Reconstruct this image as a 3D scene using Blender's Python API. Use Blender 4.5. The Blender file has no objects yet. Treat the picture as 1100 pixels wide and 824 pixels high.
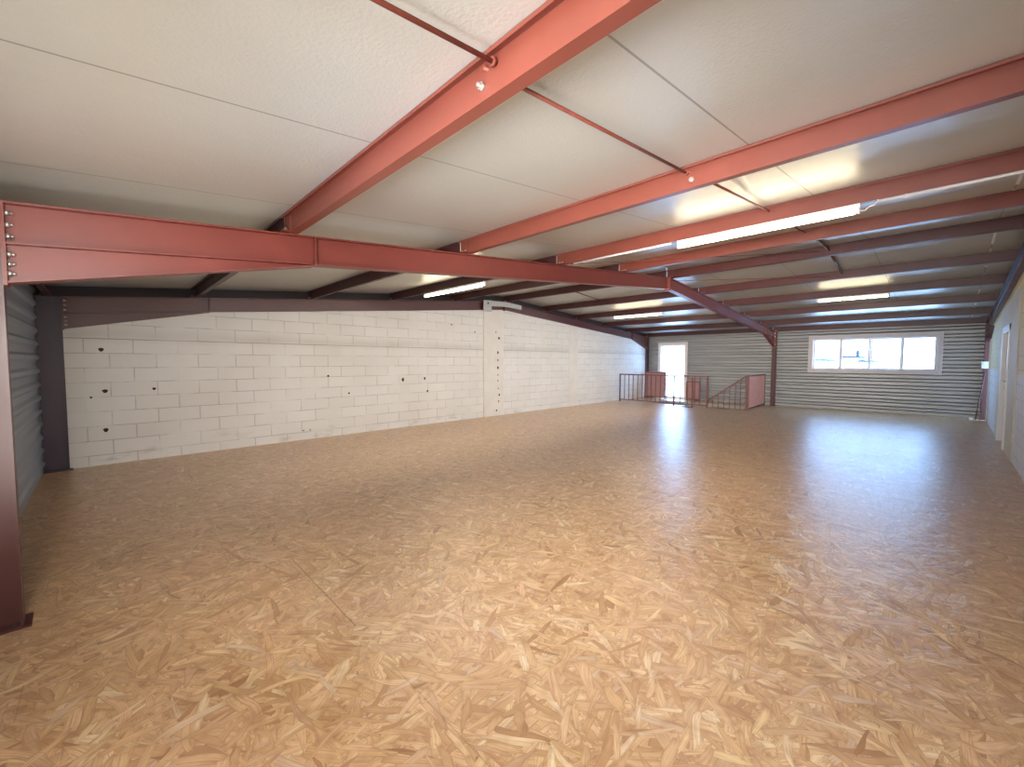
import bpy, math, random
from mathutils import Vector, Matrix
random.seed(4)
S = bpy.context.scene
COL = S.collection

# ------------------------------------------------------------------ helpers
class MB:
    """collects prisms, boxes and tubes, then links them as ONE mesh object"""
    def __init__(self):
        self.v = []; self.f = []; self.mi = []; self.sm = []; self.m = 0
    def face(self, idx, smooth=False):
        self.f.append(idx); self.mi.append(self.m); self.sm.append(smooth)
    def poly(self, pts, smooth=False):
        b = len(self.v); self.v += [tuple(p) for p in pts]
        self.face(tuple(range(b, b + len(pts))), smooth)
    def box(self, x0, x1, y0, y1, z0, z1):
        self.prism([(x0, y0), (x1, y0), (x1, y1), (x0, y1)], 'z', z0, z1)
    def prism(self, pts, axis, a, b):
        """extrude a 2-d polygon; axis x: pts are (y,z); y: (x,z); z: (x,y)"""
        def mk(p, t):
            return {'x': (t, p[0], p[1]), 'y': (p[0], t, p[1]), 'z': (p[0], p[1], t)}[axis]
        area = sum(pts[i][0] * pts[(i + 1) % len(pts)][1] - pts[(i + 1) % len(pts)][0] * pts[i][1] for i in range(len(pts)))
        if area < 0: pts = pts[::-1]
        if a > b: a, b = b, a
        if axis == 'y': a, b = b, a
        n = len(pts); o = len(self.v)
        self.v += [mk(p, a) for p in pts] + [mk(p, b) for p in pts]
        self.face(tuple(o + i for i in range(n))[::-1]); self.face(tuple(o + n + i for i in range(n)))
        for i in range(n):
            j = (i + 1) % n
            self.face((o + i, o + j, o + n + j, o + n + i))
    def tube(self, p0, p1, r, n=10, r1=None, caps=True):
        p0 = Vector(p0); p1 = Vector(p1); d = (p1 - p0).normalized()
        a = d.orthogonal().normalized(); b = d.cross(a); r1 = r if r1 is None else r1
        o = len(self.v)
        for p, rr in ((p0, r), (p1, r1)):
            for i in range(n):
                t = 2 * math.pi * i / n
                self.v.append(tuple(p + (a * math.cos(t) + b * math.sin(t)) * rr))
        for i in range(n):
            j = (i + 1) % n
            self.face((o + i, o + j, o + n + j, o + n + i), True)
        if caps:
            self.face(tuple(o + i for i in range(n))[::-1]); self.face(tuple(o + n + i for i in range(n)))
    def path(self, pts, r, n=8):
        for a, b in zip(pts, pts[1:]): self.tube(a, b, r, n)
    def bar(self, p0, p1, w, h):
        """rectangular bar between two points, h measured upwards"""
        p0 = Vector(p0); p1 = Vector(p1); d = (p1 - p0).normalized()
        up = Vector((0, 0, 1)) if abs(d.z) < .95 else Vector((0, 1, 0))
        s = d.cross(up).normalized(); u = s.cross(d)
        o = len(self.v)
        for p in (p0, p1):
            for a, b in ((-1, -1), (1, -1), (1, 1), (-1, 1)):
                self.v.append(tuple(p + s * a * w / 2 + u * b * h / 2))
        for f in ((0, 1, 2, 3), (7, 6, 5, 4), (0, 4, 5, 1), (1, 5, 6, 2), (2, 6, 7, 3), (3, 7, 4, 0)):
            self.face(tuple(o + i for i in f))
    def build(self, name, mats, parent=None, bevel=0):
        me = bpy.data.meshes.new(name); me.from_pydata(self.v, [], self.f)
        for m in (mats if isinstance(mats, (list, tuple)) else [mats]): me.materials.append(m)
        for p, mi, sm in zip(me.polygons, self.mi, self.sm): p.material_index = mi; p.use_smooth = sm
        me.update()
        o = bpy.data.objects.new(name, me); COL.objects.link(o)
        if parent: o.parent = parent
        if bevel:
            b = o.modifiers.new('bevel', 'BEVEL'); b.width = bevel; b.segments = 2; b.limit_method = 'ANGLE'
        return o

def tag(o, label, cat, group=None):
    o['label'] = label; o['category'] = cat
    if group: o['group'] = group
    return o
def struct(o, label, cat):
    o['kind'] = 'structure'
    return tag(o, label, cat)
def empty(name, loc=(0, 0, 0), rz=0):
    o = bpy.data.objects.new(name, None); COL.objects.link(o); o.empty_display_size = .1
    o.location = loc; o.rotation_euler = (0, 0, rz); return o

# ------------------------------------------------------------------ materials
class NT:
    def __init__(self, name):
        self.mat = bpy.data.materials.new(name); self.mat.use_nodes = True
        self.t = self.mat.node_tree; self.n = self.t.nodes
        self.b = self.n['Principled BSDF']; self.out = self.n['Material Output']
    def new(self, typ, **kw):
        n = self.n.new(typ)
        for k, v in kw.items(): setattr(n, k, v)
        return n
    def link(self, a, b): self.t.links.new(a, b)
    def sock(self, s, v):
        if isinstance(v, bpy.types.NodeSocket): self.link(v, s)
        elif v is not None: s.default_value = v
    def math(self, op, a, b=None, c=None, clamp=False):
        n = self.new('ShaderNodeMath', operation=op, use_clamp=clamp)
        for i, v in enumerate((a, b, c)): self.sock(n.inputs[i], v)
        return n.outputs[0]
    def mixf(self, f, a, b):
        n = self.new('ShaderNodeMix', data_type='FLOAT')
        self.sock(n.inputs[0], f); self.sock(n.inputs[2], a); self.sock(n.inputs[3], b); return n.outputs[0]
    def mixc(self, f, a, b, blend='MIX'):
        n = self.new('ShaderNodeMix', data_type='RGBA', blend_type=blend)
        self.sock(n.inputs[0], f); self.sock(n.inputs[6], a); self.sock(n.inputs[7], b); return n.outputs[2]
    def mixv(self, f, a, b):
        n = self.new('ShaderNodeMix', data_type='VECTOR')
        self.sock(n.inputs[0], f); self.sock(n.inputs[4], a); self.sock(n.inputs[5], b); return n.outputs[1]
    def ramp(self, f, stops, interp='LINEAR'):
        n = self.new('ShaderNodeValToRGB'); cr = n.color_ramp; cr.interpolation = interp
        while len(cr.elements) < len(stops): cr.elements.new(.5)
        for e, (p, c) in zip(cr.elements, stops): e.position = p; e.color = c
        self.link(f, n.inputs[0]); return n.outputs[0]
    def obj(self):
        return self.new('ShaderNodeTexCoord').outputs['Object']
    def mapping(self, v, loc=(0, 0, 0), rot=(0, 0, 0), sc=(1, 1, 1)):
        n = self.new('ShaderNodeMapping'); self.link(v, n.inputs[0])
        n.inputs[1].default_value = loc; n.inputs[2].default_value = rot; n.inputs[3].default_value = sc
        return n.outputs[0]
    def noise(self, v, scale=5, detail=2, rough=.5, dist=0, out=0):
        n = self.new('ShaderNodeTexNoise'); self.link(v, n.inputs['Vector'])
        n.inputs['Scale'].default_value = scale; n.inputs['Detail'].default_value = detail
        n.inputs['Roughness'].default_value = rough; n.inputs['Distortion'].default_value = dist
        return n.outputs[out]
    def bump(self, h, strength=.3, dist=.01):
        n = self.new('ShaderNodeBump'); self.link(h, n.inputs['Height'])
        n.inputs['Strength'].default_value = strength; n.inputs['Distance'].default_value = dist
        self.link(n.outputs[0], self.b.inputs['Normal'])
    def set(self, color=None, rough=None, metal=None, spec=None):
        for k, v in (('Base Color', color), ('Roughness', rough), ('Metallic', metal), ('Specular IOR Level', spec)):
            self.sock(self.b.inputs[k], v)
        return self.mat

def lin(r, g, b):
    f = lambda c: (c / 255 / 12.92) if c / 255 <= .04045 else ((c / 255 + .055) / 1.055) ** 2.4
    return (f(r), f(g), f(b), 1)

def paint(name, col, rough=.45, var=.12, scale=6, spec=.5, metal=0):
    n = NT(name); v = n.obj()
    f = n.noise(v, scale, 4, .6)
    dark = tuple(c * (1 - var) for c in col[:3]) + (1,); lite = tuple(min(1, c * (1 + var)) for c in col[:3]) + (1,)
    n.set(n.ramp(f, [(.3, dark), (.7, lite)]), n.mixf(f, rough - .08, rough + .08), metal, spec)
    n.bump(n.noise(v, scale * 12, 2), .04, .003)
    return n.mat

def osb(name):
    n = NT(name); pos = n.obj()
    warp = n.noise(pos, 2.2, 1, .5, out=1)
    w = n.new('ShaderNodeVectorMath', operation='MULTIPLY_ADD'); n.link(warp, w.inputs[0])
    w.inputs[1].default_value = (.22, .22, 0); n.link(pos, w.inputs[2]); wp = w.outputs[0]
    pri = tone = edge = vec = None
    # overlapping strand layers: each layer is a voronoi stretched along its own direction,
    # the strand with the highest random priority lies on top
    layers = [(12, .18, .030), (62, .16, .028), (-38, .20, .036), (98, .15, .026), (-12, .24, .030), (38, .17, .040), (142, .16, .028), (80, .22, .034)]
    for k, (ang, L, W) in enumerate(layers):
        m0 = n.mapping(wp, (k * 3.71, k * 1.93, 0), (0, 0, math.radians(ang)))
        m = n.mapping(m0, sc=(1 / L, 1 / W, 1))
        vo = n.new('ShaderNodeTexVoronoi', voronoi_dimensions='2D', feature='F1'); n.link(m, vo.inputs['Vector']); vo.inputs['Scale'].default_value = 1
        ve = n.new('ShaderNodeTexVoronoi', voronoi_dimensions='2D', feature='F2'); n.link(m, ve.inputs['Vector']); ve.inputs['Scale'].default_value = 1
        vo.distance = ve.distance = 'CHEBYCHEV'
        sp = n.new('ShaderNodeSeparateColor'); n.link(vo.outputs['Color'], sp.inputs[0])
        t, p, e = sp.outputs[0], sp.outputs[1], n.math('MULTIPLY', n.math('SUBTRACT', ve.outputs['Distance'], vo.outputs['Distance']), .7)
        if pri is None: pri, tone, edge, vec = p, t, e, m
        else:
            g = n.math('GREATER_THAN', p, pri)
            tone = n.mixf(g, tone, t); edge = n.mixf(g, edge, e); vec = n.mixv(g, vec, m); pri = n.math('MAXIMUM', pri, p)
    grain = n.noise(n.mapping(vec, sc=(.7, 5, 1)), 1.4, 3, .65)
    base = n.ramp(tone, [(0, lin(160, 116, 74)), (.05, lin(192, 150, 102)), (.2, lin(206, 168, 120)), (.38, lin(224, 188, 138)), (.5, lin(204, 170, 132)), (.62, lin(218, 178, 126)), (.75, lin(228, 190, 148)), (.88, lin(232, 202, 150)), (.95, lin(240, 218, 178)), (1, lin(210, 184, 158))])
    base = n.mixc(n.math('MULTIPLY', n.math('SUBTRACT', grain, .45), 2.9, clamp=True), base, lin(150, 104, 62))
    soft = n.noise(wp, 9, 2, .6)
    base = n.mixc(n.math('MULTIPLY', n.math('SUBTRACT', soft, .43), 2.0, clamp=True), base, lin(164, 118, 74))
    big = n.ramp(n.noise(pos, 1.3, 3, .6), [(.35, (0, 0, 0, 1)), (.7, (1, 1, 1, 1))])
    base = n.mixc(n.math('MULTIPLY', big, .28), base, lin(222, 180, 150))
    ed = n.ramp(edge, [(0, (.58, .47, .37, 1)), (.05, (.84, .78, .72, 1)), (.22, (1, 1, 1, 1))])
    base = n.mixc(.75, base, ed, 'MULTIPLY')
    base = n.mixc(.08, base, lin(196, 172, 150))
    # long joints between the boards
    sx = n.new('ShaderNodeSeparateXYZ'); n.link(pos, sx.inputs[0])
    X, Y = sx.outputs[0], sx.outputs[1]
    def near(a, period, phase, width):
        f = n.math('ABSOLUTE', n.math('SUBTRACT', n.math('FRACT', n.math('DIVIDE', n.math('ADD', a, phase), period)), .5))
        return n.math('LESS_THAN', f, width / period)
    rowi = n.math('FLOOR', n.math('DIVIDE', n.math('ADD', Y, .30), 1.25))
    jl = near(Y, 1.25, -.945 + .625, .0022)
    sh = n.math('ADD', X, n.math('MULTIPLY', rowi, 1.25))
    js = near(sh, 2.5, .99 + 1.25, .0022)
    def within(a_, lo, hi): return n.math('MULTIPLY', n.math('GREATER_THAN', a_, lo), n.math('LESS_THAN', a_, hi))
    patch = n.math('MULTIPLY', n.math('GREATER_THAN', n.noise(pos, .9, 1), .56), .35)
    jl = n.math('MULTIPLY', jl, n.math('MAXIMUM', patch, n.math('MULTIPLY', within(Y, .5, 1.4), within(X, -3.3, -2.2))))
    js = n.math('MULTIPLY', js, n.math('MAXIMUM', patch, n.math('MULTIPLY', within(Y, .7, 2.2), within(X, -1.4, -.6))))
    j = n.math('MAXIMUM', jl, js)
    base = n.mixc(n.math('MULTIPLY', j, .75), base, lin(70, 45, 24))
    hgt = n.math('ADD', n.math('MULTIPLY', n.math('MINIMUM', edge, .15), 4), n.math('ADD', grain, n.math('MULTIPLY', tone, .8)))
    n.bump(hgt, .22, .005)
    n.set(base, n.mixf(grain, .24, .34), 0, .7)
    return n.mat

def blocks(name, hi, lo, split=None, yph=.03, zph=.06, joint=.85, dirt_and_band=True):
    """painted concrete blocks: local y runs along the wall, z up"""
    n = NT(name); pos = n.obj()
    s = n.new('ShaderNodeSeparateXYZ'); n.link(pos, s.inputs[0])
    c = n.new('ShaderNodeCombineXYZ')
    wob = n.noise(pos, 1.6, 2)
    n.link(n.math('ADD', s.outputs[1], yph), c.inputs[0])
    n.link(n.math('ADD', n.math('ADD', s.outputs[2], zph), n.math('MULTIPLY', n.math('SUBTRACT', wob, .5), .012)), c.inputs[1])
    br = n.new('ShaderNodeTexBrick'); n.link(c.outputs[0], br.inputs['Vector'])
    br.offset = .5; br.inputs['Scale'].default_value = 1; br.inputs['Mortar Size'].default_value = .0065
    br.inputs['Mortar Smooth'].default_value = .35; br.inputs['Brick Width'].default_value = .5; br.inputs['Row Height'].default_value = .2
    br.inputs['Color1'].default_value = (0, 0, 0, 1); br.inputs['Color2'].default_value = (1, 1, 1, 1); br.inputs['Mortar'].default_value = (.5, .5, .5, 1)
    vis = n.ramp(n.noise(pos, 2.1, 3, .65), [(.38, (0.08, 0.08, 0.08, 1)), (.56, (1, 1, 1, 1))])
    vis = n.math('MULTIPLY', vis, joint)
    fac = n.math('MULTIPLY', br.outputs['Fac'], vis)
    col = hi
    if split:
        e = n.math('ADD', s.outputs[2], n.math('MULTIPLY', n.math('SUBTRACT', wob, .5), .02))
        col = n.mixc(n.math('GREATER_THAN', e, split), lo, hi)
    var = n.new('ShaderNodeSeparateColor'); n.link(br.outputs['Color'], var.inputs[0])
    col = n.mixc(n.math('MULTIPLY', var.outputs[0], .10), col, lin(168, 160, 148))
    cloud = n.ramp(n.noise(pos, .9, 5, .62), [(.35, (0, 0, 0, 1)), (.75, (1, 1, 1, 1))])
    col = n.mixc(n.math('MULTIPLY', cloud, .22), col, lin(178, 168, 150))
    if dirt_and_band:
        # mottled darker band along the long bed joint and scuffs near the floor
        d = n.math('ABSOLUTE', n.math('SUBTRACT', s.outputs[2], 1.79))
        band = n.math('SUBTRACT', 1, n.math('DIVIDE', d, .13), clamp=True)
        col = n.mixc(n.math('MULTIPLY', n.math('MULTIPLY', band, n.noise(n.mapping(pos, sc=(1, .5, 2)), 3, 4)), .42), col, lin(140, 130, 116))
        line = n.math('LESS_THAN', n.math('ABSOLUTE', n.math('SUBTRACT', s.outputs[2], 1.74)), .005)
        col = n.mixc(n.math('MULTIPLY', line, .5), col, lin(110, 102, 92))
        low = n.math('SUBTRACT', 1, n.math('DIVIDE', s.outputs[2], .4), clamp=True)
        sc = n.ramp(n.noise(n.mapping(pos, sc=(1, .7, 2.2)), 2.6, 5, .7), [(.56, (0, 0, 0, 1)), (.70, (1, 1, 1, 1))])
        col = n.mixc(n.math('MULTIPLY', n.math('MULTIPLY', low, sc), .5), col, lin(140, 128, 110))
    col = n.mixc(n.math('MULTIPLY', fac, .55), col, lin(112, 105, 96))
    n.set(col, .75, 0, .3)
    h = n.math('SUBTRACT', n.math('MULTIPLY', n.noise(pos, 45, 3, .7), .22), n.math('MULTIPLY', fac, 1.0))
    n.bump(h, .5, .008)
    return n.mat

def roof_panel(name):
    n = NT(name); pos = n.obj()
    s = n.new('ShaderNodeSeparateXYZ'); n.link(pos, s.inputs[0])
    def lines(period, phase, half):
        f = n.math('SUBTRACT', n.math('FRACT', n.math('DIVIDE', n.math('ADD', s.outputs[0], phase), period)), .5)
        return n.math('LESS_THAN', n.math('ABSOLUTE', f), half / period)
    seam = lines(1.2, .86 + .6, .005)
    big = n.noise(pos, .7, 3, .6)
    col = n.mixc(big, lin(178, 177, 168), lin(194, 193, 184))
    col = n.mixc(n.math('MULTIPLY', seam, .6), col, lin(96, 90, 82))
    seam_light = n.math('MULTIPLY', n.math('LESS_THAN', n.math('ABSOLUTE', n.math('SUBTRACT', s.outputs[0], .34)), .012), n.math('GREATER_THAN', n.noise(n.mapping(pos, sc=(1, 1, 1)), 2.6, 1), .46))  # white dashes painting the light that leaks through one roof seam
    col = n.mixc(seam_light, col, lin(250, 250, 246))
    rib = n.new('ShaderNodeTexWave', wave_type='BANDS', bands_direction='X'); n.link(pos, rib.inputs[0]); rib.inputs['Scale'].default_value = 5.2
    dim = n.noise(pos, 70, 2, .6)
    h = n.math('ADD', n.math('MULTIPLY', dim, .5), n.math('MULTIPLY', n.noise(n.mapping(pos, sc=(3, 1, 1)), 2.5, 2), 1.4))
    h = n.math('SUBTRACT', h, n.math('MULTIPLY', seam, 1.2))
    n.bump(h, .5, .007)
    n.set(col, n.mixf(big, .34, .42), .38, .5)
    return n.mat

def cladding(name, a, b, rough=.42, metal=.2):
    n = NT(name); pos = n.obj()
    f = n.noise(n.mapping(pos, sc=(.6, 1, 3)), 2.2, 4, .6)
    n.set(n.mixc(f, a, b), n.mixf(f, rough - .06, rough + .08), metal, .5)
    n.bump(n.noise(pos, 30, 2), .03, .004)
    return n.mat

def glass(name):
    n = NT(name)
    tr = n.new('ShaderNodeBsdfTransparent'); gl = n.new('ShaderNodeBsdfGlossy'); gl.inputs['Roughness'].default_value = .02
    tr.inputs[0].default_value = (.95, .97, .97, 1)
    fr = n.new('ShaderNodeFresnel'); fr.inputs[0].default_value = 1.45
    mx = n.new('ShaderNodeMixShader'); n.link(fr.outputs[0], mx.inputs[0]); n.link(tr.outputs[0], mx.inputs[1]); n.link(gl.outputs[0], mx.inputs[2])
    n.link(mx.outputs[0], n.out.inputs[0]); return n.mat

def glow(name, col, strength):
    n = NT(name); n.set((.9, .9, .9, 1), .4)
    n.b.inputs['Emission Color'].default_value = col; n.b.inputs['Emission Strength'].default_value = strength
    return n.mat

M = dict(
    osb=osb('osb_floor'),
    block=blocks('white_painted_blocks', lin(218, 216, 212), lin(218, 216, 212)),
    block_r=blocks('cream_blocks_white_below', lin(224, 208, 160), lin(226, 226, 226), split=1.28, dirt_and_band=False, joint=.7),
    render=paint('smooth_cement', lin(212, 207, 198), .75, .05, 3, .3),
    render_r=paint('cream_render', lin(206, 198, 174), .7, .06, 3, .3),
    rafter_shade=paint('painted_rafter_shade', lin(44, 36, 38), .8, .1),
    hole=paint('dark_hole', lin(46, 42, 40), .9, .1),
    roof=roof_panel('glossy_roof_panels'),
    clad_back=cladding('grey_green_cladding', lin(142, 141, 139), lin(164, 162, 159), .42, .4),
    clad_front=cladding('blue_grey_cladding', lin(126, 134, 144), lin(142, 150, 158)),
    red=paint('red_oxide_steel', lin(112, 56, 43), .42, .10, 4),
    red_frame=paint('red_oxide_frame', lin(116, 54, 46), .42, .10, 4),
    red_dark=paint('ridge_shaded_red_steel', lin(76, 36, 32), .40, .10, 4),
    red_far=paint('shaded_red_steel', lin(62, 32, 32), .45, .10, 4),  # purlin red darkened, the far bay's shade put into the colour
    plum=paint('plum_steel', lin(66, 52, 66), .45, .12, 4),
    rod=paint('rusty_rod', lin(112, 52, 38), .6, .25, 30),
    bolt=paint('zinc_bolt', lin(200, 195, 185), .3, .1, 30, .5, .8),
    galv=paint('galvanised_steel', lin(172, 170, 164), .45, .12, 9, .5, .35),
    conduit=paint('grey_conduit', lin(206, 196, 190), .4, .06),
    white=paint('white_plastic', lin(232, 230, 226), .4, .03),
    frame_pink=paint('window_frame_white', lin(205, 194, 190), .4, .03),
    door_grey=paint('pale_grey_door', lin(188, 188, 188), .45, .04),
    chrome=paint('chrome', lin(215, 215, 215), .2, .03, 6, .5, 1.0),
    rail=paint('brown_red_rail', lin(104, 62, 56), .5, .12, 8),
    mesh_panel=paint('brown_red_sheet', lin(150, 110, 108), .55, .12, 5),
    black=paint('black_iron', lin(30, 28, 30), .5, .1),
    grey_box=paint('pale_box', lin(226, 218, 212), .4, .03),
    glass=glass('clear_glass'),
    shaft=paint('bare_concrete', lin(150, 144, 134), .8, .12, 3),
    roof_tile=paint('dark_roof_edge', lin(26, 26, 28), .7, .1),
    render_out=paint('white_render', lin(238, 236, 230), .8, .03),
    tube=glow('lit_tube', (1, .86, .62, 1), 19),
)

# ------------------------------------------------------------------ dimensions
SK = .0333                     # the frames stand very slightly skewed to the end walls
YR = 7.73                      # ridge
def zt(y): return 2.27 + .0935 * (y + .4) if y < YR else 3.03 - .0729 * (y - YR)
YF, YB, XR = -.6, 16.1, .68
ROOF = .14
XL = -9.2
def xw(y): return -8.075 - SK * (y + .4)      # face of the block wall

# ------------------------------------------------------------------ floor, ceiling
mb = MB()
ox0, ox1, oy0, oy1 = -7.3, -4.35, 13.72, 15.0
for (a, b, c, d) in ((XL, 1.1, -.7, oy0), (XL, ox0, oy0, oy1), (ox1, 1.1, oy0, oy1), (XL, 1.1, oy1, 16.3)):
    mb.poly([(a, c, 0), (b, c, 0), (b, d, 0), (a, d, 0)])
mb.m = 1
for (p, q) in (((ox0, oy0), (ox1, oy0)), ((ox1, oy0), (ox1, oy1)), ((ox1, oy1), (ox0, oy1)), ((ox0, oy1), (ox0, oy0))):
    mb.poly([(p[0], p[1], 0), (q[0], q[1], 0), (q[0], q[1], -2.6), (p[0], p[1], -2.6)])
mb.poly([(ox0, oy0, -2.6), (ox1, oy0, -2.6), (ox1, oy1, -2.6), (ox0, oy1, -2.6)])
struct(mb.build('floor', [M['osb'], M['shaft']]), 'floor of bare oriented strand board sheets', 'floor')

mb = MB()
x0, x1 = XL, 1.1
ya, yb = -.75, 16.3
def rz(y): return zt(y) + ROOF
for (c, d) in ((ya, YR), (YR, yb)):
    mb.poly([(x0, c, rz(c)), (x0, d, rz(d) if d > YR else rz(YR - 1e-6) if d == YR else rz(d)), (x1, d, rz(d)), (x1, c, rz(c if c != YR else YR))])
# outer skin so the roof has thickness
for (c, d) in ((ya, YR), (YR, yb)):
    mb.poly([(x0, c, rz(c) + .1), (x1, c, rz(c) + .1), (x1, d, rz(d) + .1), (x0, d, rz(d) + .1)])
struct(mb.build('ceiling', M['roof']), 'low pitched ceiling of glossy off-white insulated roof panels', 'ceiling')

# ------------------------------------------------------------------ corrugated end walls
def profile(period, depth):
    return [(0, 0), (.40, 0), (.58, depth), (.82, depth), (1.0, 0)]
def clad_strip(mb, xa, xb, z0, z1, y, sgn, period, depth):
    pr = profile(period, depth)
    def dep(z):
        t = (z / period) % 1.0
        for (a, da), (b, db) in zip(pr, pr[1:]):
            if a <= t <= b: return da + (db - da) * (t - a) / (b - a)
        return 0
    zs = [z0, z1]
    k = math.floor(z0 / period) - 1
    while k * period < z1 + period:
        for (t, _) in pr[:-1]:
            z = (k + t) * period
            if z0 + 1e-4 < z < z1 - 1e-4: zs.append(z)
        k += 1
    zs = sorted(zs)
    for a, b in zip(zs, zs[1:]):
        ya_, yb_ = y + sgn * dep(a + 1e-6), y + sgn * dep(b - 1e-6)
        mb.poly([(xa, ya_, a), (xb, ya_, a), (xb, yb_, b), (xa, yb_, b)])
HT = zt(16.1) + ROOF
WX0, WX1, WZ0, WZ1 = -3.06, -.20, 1.17, 2.20          # ribbon window
DX0, DX1, DZ1 = -8.08, -7.02, 2.13                     # glazed door
mb = MB()
for (a, b, parts) in ((XL, DX0, ((0, HT),)), (DX0, DX1, ((DZ1, HT),)), (DX1, WX0, ((0, HT),)), (WX0, WX1, ((0, WZ0), (WZ1, HT))), (WX1, 1.1, ((0, HT),))):
    for (c, d) in parts: clad_strip(mb, a, b, c, d, YB, -1, .2, .055)
struct(mb.build('wall_back', M['clad_back']), 'far wall of horizontally ribbed grey metal cladding', 'wall')
mb = MB()
HF = zt(YF) + ROOF
FX0, FX1, FZ0, FZ1 = -2.6, -.9, .95, 1.95              # window added unseen behind the camera to light the near end
for (a, b, parts) in ((XL, FX0, ((0, HF),)), (FX0, FX1, ((0, FZ0), (FZ1, HF))), (FX1, 1.1, ((0, HF),))):
    for (c, d) in parts: clad_strip(mb, a, b, c, d, YF, 1, .17, .022)
struct(mb.build('wall_front', M['clad_front']), 'near wall of blue grey ribbed metal cladding seen at the left edge', 'wall')

# ------------------------------------------------------------------ block wall (local y = along the wall)
AL = math.atan(SK)
mb = MB()
L = 16.75
prof = [(-.3, 0), (L, 0)]
def zl(s): return zt(-.4 + s) - .10
prof += [(L, zl(L)), (8.13, zl(8.13)), (-.3, zl(-.3))]
mb.prism(prof, 'x', -.25, 0)
# projecting rendered pier below the ridge, and a flush one nearer the corner
mb.m = 1
mb.prism([(7.42, 0), (8.12, 0), (8.12, zt(7.7) - .235), (7.42, zt(7.0) - .235)], 'x', -.05, .035)
mb.prism([(11.1, 0), (11.55, 0), (11.55, zt(11.1) - .235), (11.1, zt(10.7) - .235)], 'x', -.05, .008)
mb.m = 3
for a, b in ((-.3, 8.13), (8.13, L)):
    mb.prism([(a, zl(a)), (b, zl(b)), (b, zl(b) + ROOF + .098), (a, zl(a) + ROOF + .098)], 'x', -.25, -.01)  # infill over the rafter, its black shadow put into the colour
# knocked-out plug holes
mb.m = 2
holes = [(-.01, 1.59, .028), (.01, 1.02, .03), (0, .48, .027), (.53, 1.03, .022), (3.07, 1.16, .022), (3.47, .81, .018), (4.68, 1.04, .03), (5.24, 1.05, .024), (5.31, .76, .022), (6.01, 2.31, .02), (6.74, 2.17, .018), (-.13, .94, .014), (2.6, .17, .014), (2.72, .17, .014)]
pier = [(7.55, 2.05, .035), (7.51, 1.67, .028), (7.51, 1.47, .022), (7.51, 1.27, .03), (7.51, 1.08, .018), (7.51, .93, .022), (7.53, .72, .018), (7.56, .55, .026), (7.54, .38, .02), (7.46, .14, .022), (7.44, 2.2, .016)]
for lst, xo in ((holes, .001), (pier, .036)):
    for (y, z, r) in lst:
        s = y + .4
        k = random.uniform(.8, 1.5)
        mb.poly([(xo, s + r * math.cos(t) * (1 + .25 * math.sin(3 * t + y)), z + r * k * math.sin(t)) for t in [2 * math.pi * i / 9 for i in range(9)]])
wl = mb.build('wall_left', [M['block'], M['render'], M['hole'], M['rafter_shade']])
wl.location = (-8.075, -.4, 0); wl.rotation_euler = (0, 0, AL)
struct(wl, 'long wall of white painted concrete blocks with plug holes', 'wall')

# ------------------------------------------------------------------ right wall with door
mb = MB()
DY0, DY1, DH = 10.72, 11.95, 2.03
WE = 15.62
def zw(y): return zt(y) - .235
mb.prism([(-.6, 0), (DY0, 0), (DY0, zw(DY0)), (YR, zw(YR)), (-.6, zw(-.6))], 'x', XR, XR + .2)
mb.prism([(DY1, 0), (WE, 0), (WE, zw(WE)), (DY1, zw(DY1))], 'x', XR, XR + .2)
mb.prism([(DY0, DH), (DY1, DH), (DY1, zw(DY1)), (DY0, zw(DY0))], 'x', XR, XR + .2)
for a, b in ((-.6, YR), (YR, 16.1)):   # infill behind the rafter up to the roof
    mb.prism([(a, zw(a)), (b, zw(b)), (b, zt(b) + ROOF), (a, zt(a) + ROOF)], 'x', .66, XR + .2)
struct(mb.build('wall_right', [M['block_r']]), 'right hand block wall, cream above and white below', 'wall')
mb = MB()   # smooth rendered jambs round the door
mb.box(XR - .012, XR, 12.02, 12.75, 0, zw(12.4)); mb.box(XR - .012, XR, 9.5, 10.62, 0, zw(10.0) - .1)
mb.box(XR - .012, XR, 10.62, 12.02, DH + .06, zw(12.02))
struct(mb.build('trim_1', M['render_r']), 'smooth cream render round the grey door in the right wall', 'trim')
mb = MB(); mb.box(XR - .02, XR + .21, WE, WE + .035, 0, zw(WE) + .02)
struct(mb.build('trim_2', M['white'], bevel=.01), 'white strip capping the far end of the right wall', 'trim')

d2 = empty('door_2', (XR, (DY0 + DY1) / 2, 0)); struct(d2, 'pale grey door set back in the right hand wall', 'door')
mb = MB()
hw = (DY1 - DY0) / 2
for s in (-1, 1): mb.box(-.02, .12, min(s * hw, s * (hw - .06)), max(s * hw, s * (hw - .06)), 0, DH)
mb.box(-.02, .12, -hw, hw, DH - .06, DH)
for s in (-1, 1): mb.box(-.028, 0, min(s * (hw + .06), s * (hw - .03)), max(s * (hw + .06), s * (hw - .03)), 0, DH + .05)
mb.box(-.028, 0, -hw - .06, hw + .06, DH - .03, DH + .05)
mb.build('door_frame', M['white'], d2, .004)
mb = MB(); mb.box(.05, .09, -hw + .062, hw - .062, .01, DH - .062)
leaf = mb.build('door_leaf', M['door_grey'], d2, .003)
mb = MB()
hy = hw - .13
mb.box(.035, .05, hy - .025, hy + .025, 1.0, 1.22); mb.tube((.045, hy, 1.1), (-.02, hy, 1.1), .011); mb.tube((-.015, hy + .005, 1.1), (-.015, hy - .13, 1.1), .011)
mb.build('door_handle', M['chrome'], leaf)
mb = MB()
mb.box(-.032, -.026, -hw + .0, -hw + .03, .98, 1.12); mb.build('strike_plate', M['chrome'], d2)

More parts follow.
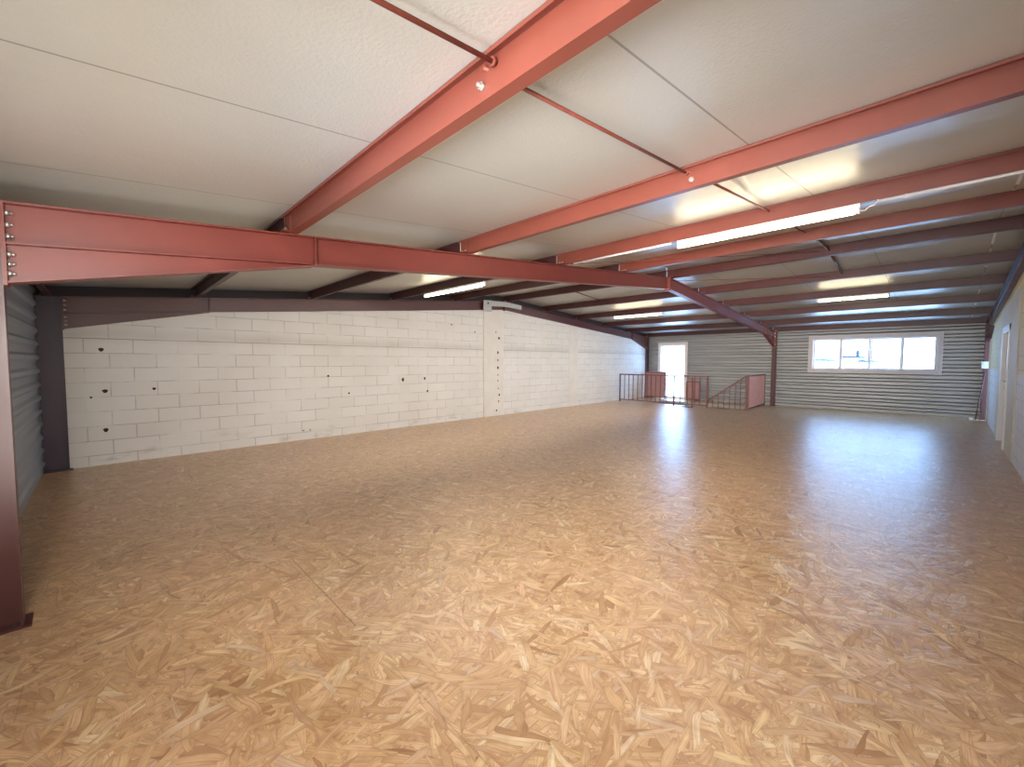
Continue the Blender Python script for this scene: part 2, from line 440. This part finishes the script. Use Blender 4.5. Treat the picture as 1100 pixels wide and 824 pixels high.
# ------------------------------------------------------------------ ribbon window, glazed door, added front window
def window(name, x0, x1, z0, z1, y, n, label, inward, mat, cat='window', fw=.06):
    t = empty(name, ((x0 + x1) / 2, y, z0)); struct(t, label, cat)
    hw = (x1 - x0) / 2; h = z1 - z0; s = inward
    ya, yb = sorted((s * .10, -s * .06))
    mb = MB()
    mb.box(-hw, hw, ya, yb, 0, fw); mb.box(-hw, hw, ya, yb, h - fw, h)
    mb.box(-hw, -hw + fw, ya, yb, fw, h - fw); mb.box(hw - fw, hw, ya, yb, fw, h - fw)
    # architrave lapping onto the cladding
    yc, yd = sorted((s * .045, s * .10)); o = .06
    mb.box(-hw - o, hw + o, yc, yd, -o, 0); mb.box(-hw - o, hw + o, yc, yd, h, h + o)
    mb.box(-hw - o, -hw, yc, yd, 0, h); mb.box(hw, hw + o, yc, yd, 0, h)
    mb.build('window_frame' if cat == 'window' else 'door_frame', mat, t, .004)
    w = (2 * hw - 2 * fw) / n
    for i in range(n):
        a = -hw + fw + i * w; b = a + w
        k = .038; off = s * (.03 if i % 2 else -.01)
        y0_, y1_ = sorted((off - .015, off + .015))
        mb = MB()
        mb.box(a, b, y0_, y1_, fw, fw + k); mb.box(a, b, y0_, y1_, h - fw - k, h - fw)
        mb.box(a, a + k, y0_, y1_, fw + k, h - fw - k); mb.box(b - k, b, y0_, y1_, fw + k, h - fw - k)
        sa = mb.build('sash', mat, t)
        mb = MB(); mb.poly([(a + k, off, fw + k), (b - k, off, fw + k), (b - k, off, h - fw - k), (a + k, off, h - fw - k)])
        mb.build('pane', M['glass'], sa)
    return t
w1 = window('window_1', WX0, WX1, WZ0, WZ1, YB, 4, 'long white framed sliding window of four panes in the far wall', -1, M['frame_pink'])
d1 = window('door_1', DX0, DX1, 0, DZ1, YB, 1, 'tall glazed white framed door behind the stair railing', -1, M['frame_pink'], 'door', .05)
w2 = window('window_added', FX0, FX1, FZ0, FZ1, YF, 3, 'unseen window added in the near wall behind the camera for light', 1, M['frame_pink'])

# ------------------------------------------------------------------ portal frames
RI = 8.13                       # ridge along the frame
def zs(s): return 2.27 + .0935 * s if s <= RI else 3.03 - .0729 * (s - RI)
DEP, FW, TF, TW = .22, .055, .010, .004
def frame(name, loc, rz, mat, label, cmat=None, bolts=True, cat='steel frame'):
    t = empty(name, loc, rz); tag(t, label, cat)
    cmat = cmat or mat
    si, so = .04, -.19
    bi, bo = 16.27, 16.46
    # columns
    for (a, b) in ((si, so), (bi, bo)):
        sg = 1 if a > b else -1
        mb = MB()
        top = zs(min(max(a, 0), 16.3)) - .005
        mb.prism([(a, .012), (a - sg * TF, .012), (a - sg * TF, top), (a, top)], 'x', -FW, FW)
        mb.prism([(b, .012), (b + sg * TF, .012), (b + sg * TF, top), (b, top)], 'x', -FW, FW)
        lo, hi = sorted((a - sg * TF, b + sg * TF))
        mb.prism([(lo, .012), (hi, .012), (hi, top), (lo, top)], 'x', -TW, TW)
        mb.build('column', cmat, t)
        mb = MB(); lo, hi = sorted((a + sg * .03, b - sg * .005)); mb.box(-.08, .08, lo, hi, 0, .012)
        mb.build('base_plate', cmat, t)
    # rafters
    for (a, b, hs) in ((si, RI, 1.63), (bi, RI, 15.1)):
        def strip(mb, o0, o1, u):
            pts = [(a, zs(a) + o0), (b, zs(b) + o0), (b, zs(b) + o1), (a, zs(a) + o1)]
            mb.prism(pts, 'x', -u, u)
        mb = MB(); strip(mb, 0, -TF, FW); strip(mb, -TF, -DEP + TF, TW); strip(mb, -DEP + TF, -DEP, FW)
        mb.build('rafter', mat, t)
        # haunch: tapered web with its own bottom flange
        zb = 1.85 if a < 1 else 1.95
        z_h = zs(hs) - DEP
        mb = MB()
        mb.prism([(a, zb + TF), (hs, z_h), (hs, z_h + .001), (a, zs(a) - DEP)], 'x', -TW, TW)
        mb.prism([(a, zb), (hs, z_h - TF), (hs, z_h), (a, zb + TF)], 'x', -FW, FW)
        mb.build('haunch', mat, t)
        mb = MB(); lo, hi = sorted((hs, hs + (.012 if a < 1 else -.012)))
        for u in (-1, 1):
            x0, x1 = sorted((u * TW, u * FW)); mb.prism([(lo, zs(lo) - TF), (hi, zs(hi) - TF), (hi, zs(hi) - DEP + TF), (lo, zs(lo) - DEP + TF)], 'x', x0, x1)
        mb.build('stiffener', mat, t)
        sg = 1 if a < 1 else -1
        mb = MB(); lo, hi = sorted((a, a + sg * .016)); mb.box(-FW - .008, FW + .008, lo, hi, zb - .01, zs(a) - .002)
        ep = mb.build('end_plate', mat, t)
        if bolts:
            for u in (-.034, .034):
                for z in ([zs(a) - .055, zs(a) - .115, zs(a) - .175, zb + .155, zb + .105, zb + .055] if a < 1 else [zs(a) - .06, zs(a) - .16, zb + .06]):
                    m = MB(); y0 = a + sg * .016
                    m.tube((u, y0, z), (u, y0 + sg * .016, z), .015, 6); m.tube((u, y0 + sg * .016, z), (u, y0 + sg * .03, z), .007, 6)
                    m.build('bolt', M['bolt'], ep)
    mb = MB()
    for lo in (RI - .014, RI): mb.box(-FW - .006, FW + .006, lo, lo + .014, zs(RI) - DEP - .03, zs(RI) - .006)
    mb.build('ridge_plate', mat, t)
    return t
fr_near = frame('portal_frame', (-3.5, -.4, 0), AL, M['red_frame'], 'red steel portal frame crossing the middle of the room, near column at left edge', M['red_dark'])
fr_wall = frame('portal_frame', (-8.06, -.4, 0), AL, M['red_dark'], 'dark plum and red steel portal frame standing flush in the white block wall', M['plum'])
fr_right = frame('portal_frame', (.64, -.4, 0), 0, M['red_dark'], 'dark red steel portal frame along the top of the right hand wall', M['red_dark'], bolts=False)

# ------------------------------------------------------------------ purlins
def purlin(name, xa, xb, y, mat, label, group, bolt_x=()):
    t = empty(name, ((xa + xb) / 2, y, zt(y)), 0); tag(t, label, 'purlin', group)
    h = ROOF - .003; hl = (xb - xa) / 2
    sl = .0935 if y < YR else -.0729
    mb = MB(); tt = .004
    # Z section: web, bottom flange away from the camera, top flange and lips
    def q(y0, y1, z0, z1): mb.prism([(y0, z0 + sl * y0), (y1, z0 + sl * y1), (y1, z1 + sl * y1), (y0, z1 + sl * y0)], 'x', -hl, hl)
    q(0, tt, 0, h); q(tt, .065, 0, tt); q(.061, .065, tt, .018); q(-.036, 0, h - tt, h); q(-.036, -.032, h - .016, h - tt)
    mb.build('z_section', mat, t)
    for x in bolt_x:
        m = MB(); m.tube((x - (xa + xb) / 2, 0, .05), (x - (xa + xb) / 2, -.012, .05), .016, 6); m.tube((x - (xa + xb) / 2, -.012, .05), (x - (xa + xb) / 2, -.026, .05), .008, 6)
        m.build('bolt', M['bolt'], t)
    # cleat with its two bolts where the purlin sits on the frame
    m = MB(); e = -hl + .05
    m.box(e, e + .09, -.006, 0, .006, .12); m.box(e, e + .09, -.055, -.006, .004, .010)
    cl = m.build('cleat', mat, t)
    for k in (.022, .066):
        m = MB(); m.tube((e + k, -.03, .010), (e + k, -.03, .026), .011, 6); m.build('bolt', M['bolt'], cl)
    return t
PY = [-.5, 1.04, 2.76, 4.40, 6.02, 7.78, 9.38, 10.98, 12.70, 14.40, 15.86]
ords = ['eaves purlin above the near metal wall', 'first purlin in from the near wall', 'second purlin in from the near wall', 'third purlin from the near wall, carrying a lit tube', 'fourth purlin from the near wall', 'purlin just past the ridge', 'second purlin past the ridge', 'third purlin past the ridge', 'fourth purlin past the ridge', 'last purlin before the far eaves', 'eaves purlin above the far wall']
for i, y in enumerate(PY):
    xf = -3.5 - SK * (y + .4)
    m1 = M['red'] if i < 5 else M['red_dark']  # past the ridge the shade is put into a darker purlin red
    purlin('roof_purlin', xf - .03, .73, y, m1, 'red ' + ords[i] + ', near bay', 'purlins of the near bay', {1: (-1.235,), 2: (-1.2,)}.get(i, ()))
    purlin('roof_purlin', xf - 4.60, xf - .05, y, M['red_far'], 'shaded red ' + ords[i] + ', block wall bay', 'purlins of the far bay')

# ------------------------------------------------------------------ sag rods and strut between purlins
def rod(x0, i, x1, j, r, lab, mat='rod', off=(.10, .10), bay='near bay'):
    a = Vector((x0, PY[i] - .02, zt(PY[i]) + off[0])); b = Vector((x1, PY[j] + .02, zt(PY[j]) + off[1]))
    c = (a + b) / 2
    t = empty('sag_rod', c); tag(t, lab, 'tie rod', 'tie rods between the purlins')
    mb = MB(); mb.tube(a - c, b - c, r, 10); mb.build('bar', M[mat], t)
    for p, d in ((a, 1), (b, -1)):
        m = MB(); v = (b - a).normalized() * d; s = p - c + v * .03
        m.tube(s, s + v * .014, r * 2.0, 6); m.build('nut', M[mat], t)
rod(-1.16, 0, -1.16, 1, .0085, 'rust coloured tie rod nearest the camera, ending at the first purlin')
rod(-1.21, 1, -1.23, 2, .0085, 'rust coloured tie rod between first and second purlins of the near bay')
rod(-1.21, 2, -1.20, 3, .0085, 'rust coloured tie rod between second purlin and the purlin with the lit tube')
rod(-1.22, 3, -1.25, 4, .0085, 'short rust coloured tie rod between lit tube and fourth purlin')
rod(-1.33, 5, -1.38, 6, .020, 'thick dark red tie strut just past the ridge in the near bay', 'red_dark')
rod(-6.24, 5, -6.33, 6, .014, 'dark tie rod just past the ridge in the far bay by the block wall', 'red_dark')
t = empty('ridge_strut', (-1.3, 6.9, 3.03)); tag(t, 'dark red steel angle strut bridging the two purlins at the ridge', 'strut')
mb = MB(); mb.bar((0, -.82, .06), (-.02, .84, .09), .05, .006); mb.bar((.024, -.82, .035), (.004, .84, .065), .005, .055); mb.build('angle', M['red_dark'], t)
def wire(a, b, lab):
    c = (Vector(a) + Vector(b)) / 2
    mb = MB(); mb.tube(Vector(a) - c, Vector(b) - c, .005, 6); o = mb.build('bracing_wire', M['rod']); o.location = c
    tag(o, lab, 'bracing wire')
wire((-3.70, 8.0, 2.995), (-1.55, 9.30, 2.955), 'thin bracing wire from the middle frame ridge to the second purlin past it')
wire((-3.62, 4.6, 2.76), (-1.42, 7.70, 3.08), 'thin bracing wire running up to the ridge strut')

# ------------------------------------------------------------------ fluorescent lights and conduits
def lamp(x0, x1, y, label, cable=None):
    z = zt(y) - .045
    t = empty('fluorescent_light', ((x0 + x1) / 2, y + .01, z)); tag(t, label, 'light', 'fluorescent tube lights on the purlins')
    hl = (x1 - x0) / 2
    mb = MB(); mb.box(-hl, hl, -.024, .024, .010, .042); mb.build('housing', M['white'], t, .004)
    mb = MB(); mb.tube((-hl + .03, 0, -.012), (hl - .03, 0, -.012), .021, 16); mb.build('tube', M['tube'], t)
    for s in (-1, 1):
        mb = MB(); mb.tube((s * (hl - .03), 0, -.012), (s * hl, 0, -.012), .025, 16); mb.build('end_cap', M['white'], t)
    if cable:
        mb = MB(); mb.path([(hl, 0, -.012), (hl + .03, 0, -.02), (hl + .05, 0, .005), (hl + .09, 0, .01), (hl + .11, -.01, .045)], .006); mb.build('cable', M['conduit'], t)
lamp(-2.05, -.55, PY[3], 'long lit tube light on the third purlin of the near bay, largest in view', True)
lamp(-6.93, -5.20, PY[3], 'lit tube light in the far bay, in front of the block wall near the ridge')
lamp(-7.0, -5.5, PY[7], 'small lit tube light in the far bay, above the stair railing')
lamp(-2.02, -.86, PY[7], 'lit tube light past the ridge, in front of the long window')
def conduit(x0, x1, y, lab):
    z = zt(y) - .012
    t = empty('electrical_conduit', ((x0 + x1) / 2, y + .012, z)); tag(t, lab, 'conduit', 'electrical conduits under the purlins')
    hl = (x1 - x0) / 2
    mb = MB(); mb.tube((-hl, 0, 0), (hl, 0, 0), .012, 10); mb.build('pipe', M['conduit'], t)
    k = -hl + .15
    while k < hl:
        mb = MB(); mb.tube((k, 0, 0), (k + .014, 0, 0), .0155, 10); mb.build('clip', M['conduit'], t); k += .62
conduit(-3.42, -2.12, PY[3], 'pale electrical conduit from the middle frame to the largest tube light')
conduit(-.44, .66, PY[3], 'pale electrical conduit from the largest tube light to the right hand wall')
conduit(-5.15, -3.75, PY[3], 'pale electrical conduit from the far bay tube light to the middle frame')

# ------------------------------------------------------------------ galvanised bracket on the block wall frame
t = empty('ridge_bracket', (-8.06 - SK * 7.4 + .075, 7.0, 2.72), AL); tag(t, 'grey galvanised steel bracket at the ridge above the rendered pier', 'bracket')
mb = MB(); mb.prism([(-.06, -.01), (.22, -.01), (.22, .28), (-.06, .26)], 'x', .0, .02); pl = mb.build('plate', M['galv'], t, .003)
mb = MB(); mb.tube((.02, .09, .19), (.034, .09, .19), .022, 8); mb.build('bolt', M['black'], pl)
def brk(y): return .285 - .0729 * (y - .73) if y > .73 else .285
mb = MB()
mb.prism([(.22, .15), (.73, .175), (1.34, .15), (1.34, .25), (.73, .29), (.22, .27)], 'x', .005, .02)
mb.prism([(.22, .135), (.73, .16), (1.34, .135), (1.34, .15), (.73, .175), (.22, .15)], 'x', -.06, .02)
mb.build('channel', M['galv'], t)

# ------------------------------------------------------------------ stair guard rails
t = empty('stair_railing', (-6.81, 13.55, 0)); tag(t, 'brown metal guard railing across the stair opening, in front of the glazed door', 'railing')
cx = -6.81
mb = MB(); mb.bar((-8.36 - cx, 0, .98), (-5.22 - cx, 0, .98), .035, .04); mb.build('top_rail', M['rail'], t)
mb = MB(); mb.bar((-8.36 - cx, 0, .07), (-5.22 - cx, 0, .07), .03, .03); mb.build('bottom_rail', M['rail'], t)
for x in (-8.34, -6.31, -5.24):
    mb = MB(); mb.box(x - cx - .02, x - cx + .02, -.02, .02, 0, .96); mb.build('post', M['rail'], t)
for x in (-8.15, -7.98, -7.81, -7.63, -7.45, -7.27, -7.13, -6.96, -6.79, -6.56, -6.09, -5.86, -5.63, -5.46):
    mb = MB(); mb.box(x - cx - .01, x - cx + .01, -.01, .01, .08, .97); mb.build('baluster', M['rail'], t)
t = empty('gate_leg', (-5.60, 13.30, 0)); tag(t, 'dark upright stay with a black iron foot standing in front of the stair railing', 'stay')
mb = MB(); mb.box(-.016, .016, -.016, .016, .02, .94); mb.build('upright', M['rail'], t)
mb = MB(); mb.box(-.33, .03, -.03, .03, 0, .022); mb.build('foot', M['black'], t)

t = empty('stair_handrail', (-4.7, 13.62, 0)); tag(t, 'brown sloping stair handrail with upright bars descending to the left', 'handrail')
cx = -4.7
mb = MB(); mb.bar((-5.28 - cx, 0, .20), (-4.15 - cx, 0, 1.02), .03, .035); mb.bar((-4.17 - cx, 0, 1.015), (-4.12 - cx, 0, 1.015), .03, .035); mb.build('rail', M['rail'], t)
mb = MB(); mb.bar((-5.22 - cx, 0, .02), (-4.14 - cx, 0, .02), .03, .02); mb.build('bottom_rail', M['rail'], t)
for x in (-5.09, -4.92, -4.76, -4.60, -4.44, -4.30):
    zt_ = .20 + (x + 5.28) / 1.13 * .82
    mb = MB(); mb.box(x - cx - .009, x - cx + .009, -.009, .009, .02, zt_); mb.build('baluster', M['rail'], t)
mb = MB(); mb.box(-4.16 - cx, -4.12 - cx, -.02, .02, 0, 1.02); mb.build('post', M['rail'], t)

t = empty('stair_railing', (-4.2, 14.8, 0), math.radians(4.2)); tag(t, 'brown guard railing with close set bars running back right of the stair', 'railing')
mb = MB(); mb.bar((0, -1.12, 1.02), (0, 1.12, 1.02), .04, .04); mb.build('top_rail', M['rail'], t)
mb = MB(); mb.bar((0, -1.12, .05), (0, 1.12, .05), .03, .03); mb.build('bottom_rail', M['rail'], t)
for y in (-1.1, 1.1):
    mb = MB(); mb.box(-.02, .02, y - .02, y + .02, 0, 1.0); mb.build('post', M['rail'], t)
for k in range(17):
    y = -.98 + k * .1225
    mb = MB(); mb.box(-.012, .012, y - .012, y + .012, .05, 1.0); mb.build('baluster', M['mesh_panel'], t)

def guard(x0, x1, z1, y, lab):
    t = empty('guard_panel', ((x0 + x1) / 2, y, 0)); tag(t, lab, 'guard panel'); h = (x1 - x0) / 2
    mb = MB(); mb.box(-h, h, -.006, .006, .06, z1 - .02); mb.build('sheet', M['mesh_panel'], t)
    mb = MB(); mb.bar((-h, 0, z1), (h, 0, z1), .04, .045); mb.build('top_rail', M['rail'], t)
    mb = MB(); mb.bar((-h, 0, .05), (h, 0, .05), .03, .03); mb.build('bottom_rail', M['rail'], t)
    for s in (-1, 1):
        mb = MB(); mb.box(s * h - .02, s * h + .02, -.02, .02, 0, z1); mb.build('post', M['rail'], t)
guard(-8.5, -7.66, 1.02, 15.7, 'brown metal sheet guard panel between the corner column and the glazed door')
guard(-6.82, -6.34, .70, 15.7, 'low brown metal sheet guard panel right of the glazed door')

# ------------------------------------------------------------------ bits in the far right corner
t = empty('junction_box', (.70, 15.868, 1.29)); tag(t, 'small pale electrical box on the dark red column in the far right corner', 'electrical box')
mb = MB(); mb.box(-.16, -.02, -.07, 0, 0, .17); mb.build('box', M['grey_box'], t, .008)
mb = MB(); mb.box(-.155, -.025, -.085, -.070, .008, .162); mb.build('lid', M['white'], t, .004)
mb = MB(); mb.tube((0, 0, 0), (.12, .06, 1.18), .012, 8); o = mb.build('leaning_pole', M['red_dark']); o.location = (.50, 15.78, .012)
tag(o, 'thin dark pole leaning in the far right corner below the pale box', 'pole')
mb = MB(); mb.box(-.03, .03, -.03, .03, 0, .045); o = mb.build('floor_cap', M['white'], None, .006); o.location = (.42, 15.74, 0)
tag(o, 'small white cap on the floor at the foot of the leaning pole', 'cap')

# ------------------------------------------------------------------ what shows through the long window
for (x0, x1, z, ch, lab) in ((-9.2, -6.7, 1.57, None, 'pale low building with a dark roof edge outside, behind the leftmost window pane'),
                             (-5.9, -4.75, 1.80, -4.83, 'pale building with a dark roof edge and chimney outside, behind the second window pane'),
                             (-4.70, -3.9, 1.49, None, 'lowest pale building with a dark roof edge outside, behind the second window pane')):
    t = empty('distant_building', ((x0 + x1) / 2, 41, -3)); tag(t, lab, 'building'); h = (x1 - x0) / 2
    mb = MB(); mb.box(-h, h, -.5, 3, 0, z + 3 - .02); mb.build('wall', M['render_out'], t)
    mb = MB(); mb.box(-h - .05, h + .05, -.6, 3.1, z + 3 - .06, z + 3 + .09); mb.build('roof', M['roof_tile'], t)
    if ch:
        mb = MB(); mb.box(h - .16, h, -.5, 0, z + 3.05, z + 3.5); mb.build('chimney', M['roof_tile'], t)

# ------------------------------------------------------------------ light
wd = bpy.data.worlds.new('sky'); S.world = wd; wd.use_nodes = True
nt = wd.node_tree; bg = nt.nodes['Background']
bg.inputs[0].default_value = (.33, .57, 1.0, 1); bg.inputs[1].default_value = 13.0
def portal(x0, x1, z0, z1, y, rx):
    l = bpy.data.lights.new('window_portal', 'AREA'); l.shape = 'RECTANGLE'; l.size = x1 - x0; l.size_y = z1 - z0
    l.cycles.is_portal = True
    o = bpy.data.objects.new('window_portal', l); COL.objects.link(o); o.location = ((x0 + x1) / 2, y, (z0 + z1) / 2); o.rotation_euler = (rx, 0, 0)
portal(WX0, WX1, WZ0, WZ1, YB + .12, -math.pi / 2)
portal(DX0, DX1, 0, DZ1, YB + .12, -math.pi / 2)
portal(FX0, FX1, FZ0, FZ1, YF - .12, math.pi / 2)

def area(name, loc, aim, sx, sy, energy, col, spread=180):
    l = bpy.data.lights.new(name, 'AREA'); l.shape = 'RECTANGLE'; l.size = sx; l.size_y = sy; l.energy = energy; l.color = col; l.spread = math.radians(spread)
    o = bpy.data.objects.new(name, l); COL.objects.link(o); o.location = loc
    o.rotation_euler = Vector(aim).to_track_quat('-Z', 'Y').to_euler()
    return o
WARM = (1, .965, .92)
area('near_fill', (-1.9, -.47, .8), (-.35, .6, .72), 2.2, .6, 48, WARM)  # added fills, unseen behind the camera, for near ceiling and foreground floor
area('near_fill', (-.2, -.45, 2.05), (-.35, .75, -.6), 1.4, .4, 70, WARM)
area('far_fill', (-.5, -.45, 1.5), (-4.2, 9, .1), 1.6, .8, 80, WARM, 75)  # added fills, unseen behind the camera, evening out the far room
area('far_fill', (.1, -.45, 1.6), (-4.4, 12, -.45), .8, .6, 42, WARM, 36)
area('far_fill', (-.9, -.40, 1.5), (-8, 3.2, -.1), .8, .8, 20, WARM, 80)
# added fill strips, unseen behind the middle frame, brightening the block wall
for s0, s1 in ((1.9, 7.9), (8.4, 13.6)):
    sm = (s0 + s1) / 2; p = Vector((-3.5, -.4, 0)) + Matrix.Rotation(AL, 3, 'Z') @ Vector((-.02, sm, zs(sm) - .14))
    o = area('strip_fill', p, (-1, 0, -.55), s1 - s0 - .1, .05, 42, WARM, 120)
    sl = (zs(s1) - zs(s0)) / (s1 - s0); ax = Vector((-SK, 1, sl)).normalized(); az = Vector((1, 0, .55)); az = (az - ax * az.dot(ax)).normalized()
    o.rotation_euler = Matrix((ax, az.cross(ax), az)).transposed().to_euler()

# ------------------------------------------------------------------ camera
yaw, pitch, roll, f = .802207388, -.0531445568, .00251949176, 454.332566
cy, sy, cp, sp, cr, sr = math.cos(yaw), math.sin(yaw), math.cos(pitch), math.sin(pitch), math.cos(roll), math.sin(roll)
fwd = Vector((-sy * cp, cy * cp, sp)); right = Vector((cy, sy, 0)); up = right.cross(fwd)
r2 = right * cr + up * sr; u2 = -right * sr + up * cr
cam = bpy.data.cameras.new('camera'); cam.sensor_width = 36; cam.lens = 36 * f / 1100; cam.clip_start = .02; cam.clip_end = 200
co = bpy.data.objects.new('camera', cam); COL.objects.link(co)
m = Matrix((r2, u2, -fwd)).transposed().to_4x4(); m.translation = Vector((0, 0, 1.45)); co.matrix_world = m
S.camera = co
S.view_settings.view_transform = 'Standard'; S.view_settings.look = 'None'
S.view_settings.exposure = 0.55
S.cycles.max_bounces = 10; S.cycles.diffuse_bounces = 6; S.cycles.glossy_bounces = 4; S.cycles.transparent_max_bounces = 8
S.cycles.caustics_reflective = False; S.cycles.sample_clamp_indirect = 25
S.cycles.use_denoising = True
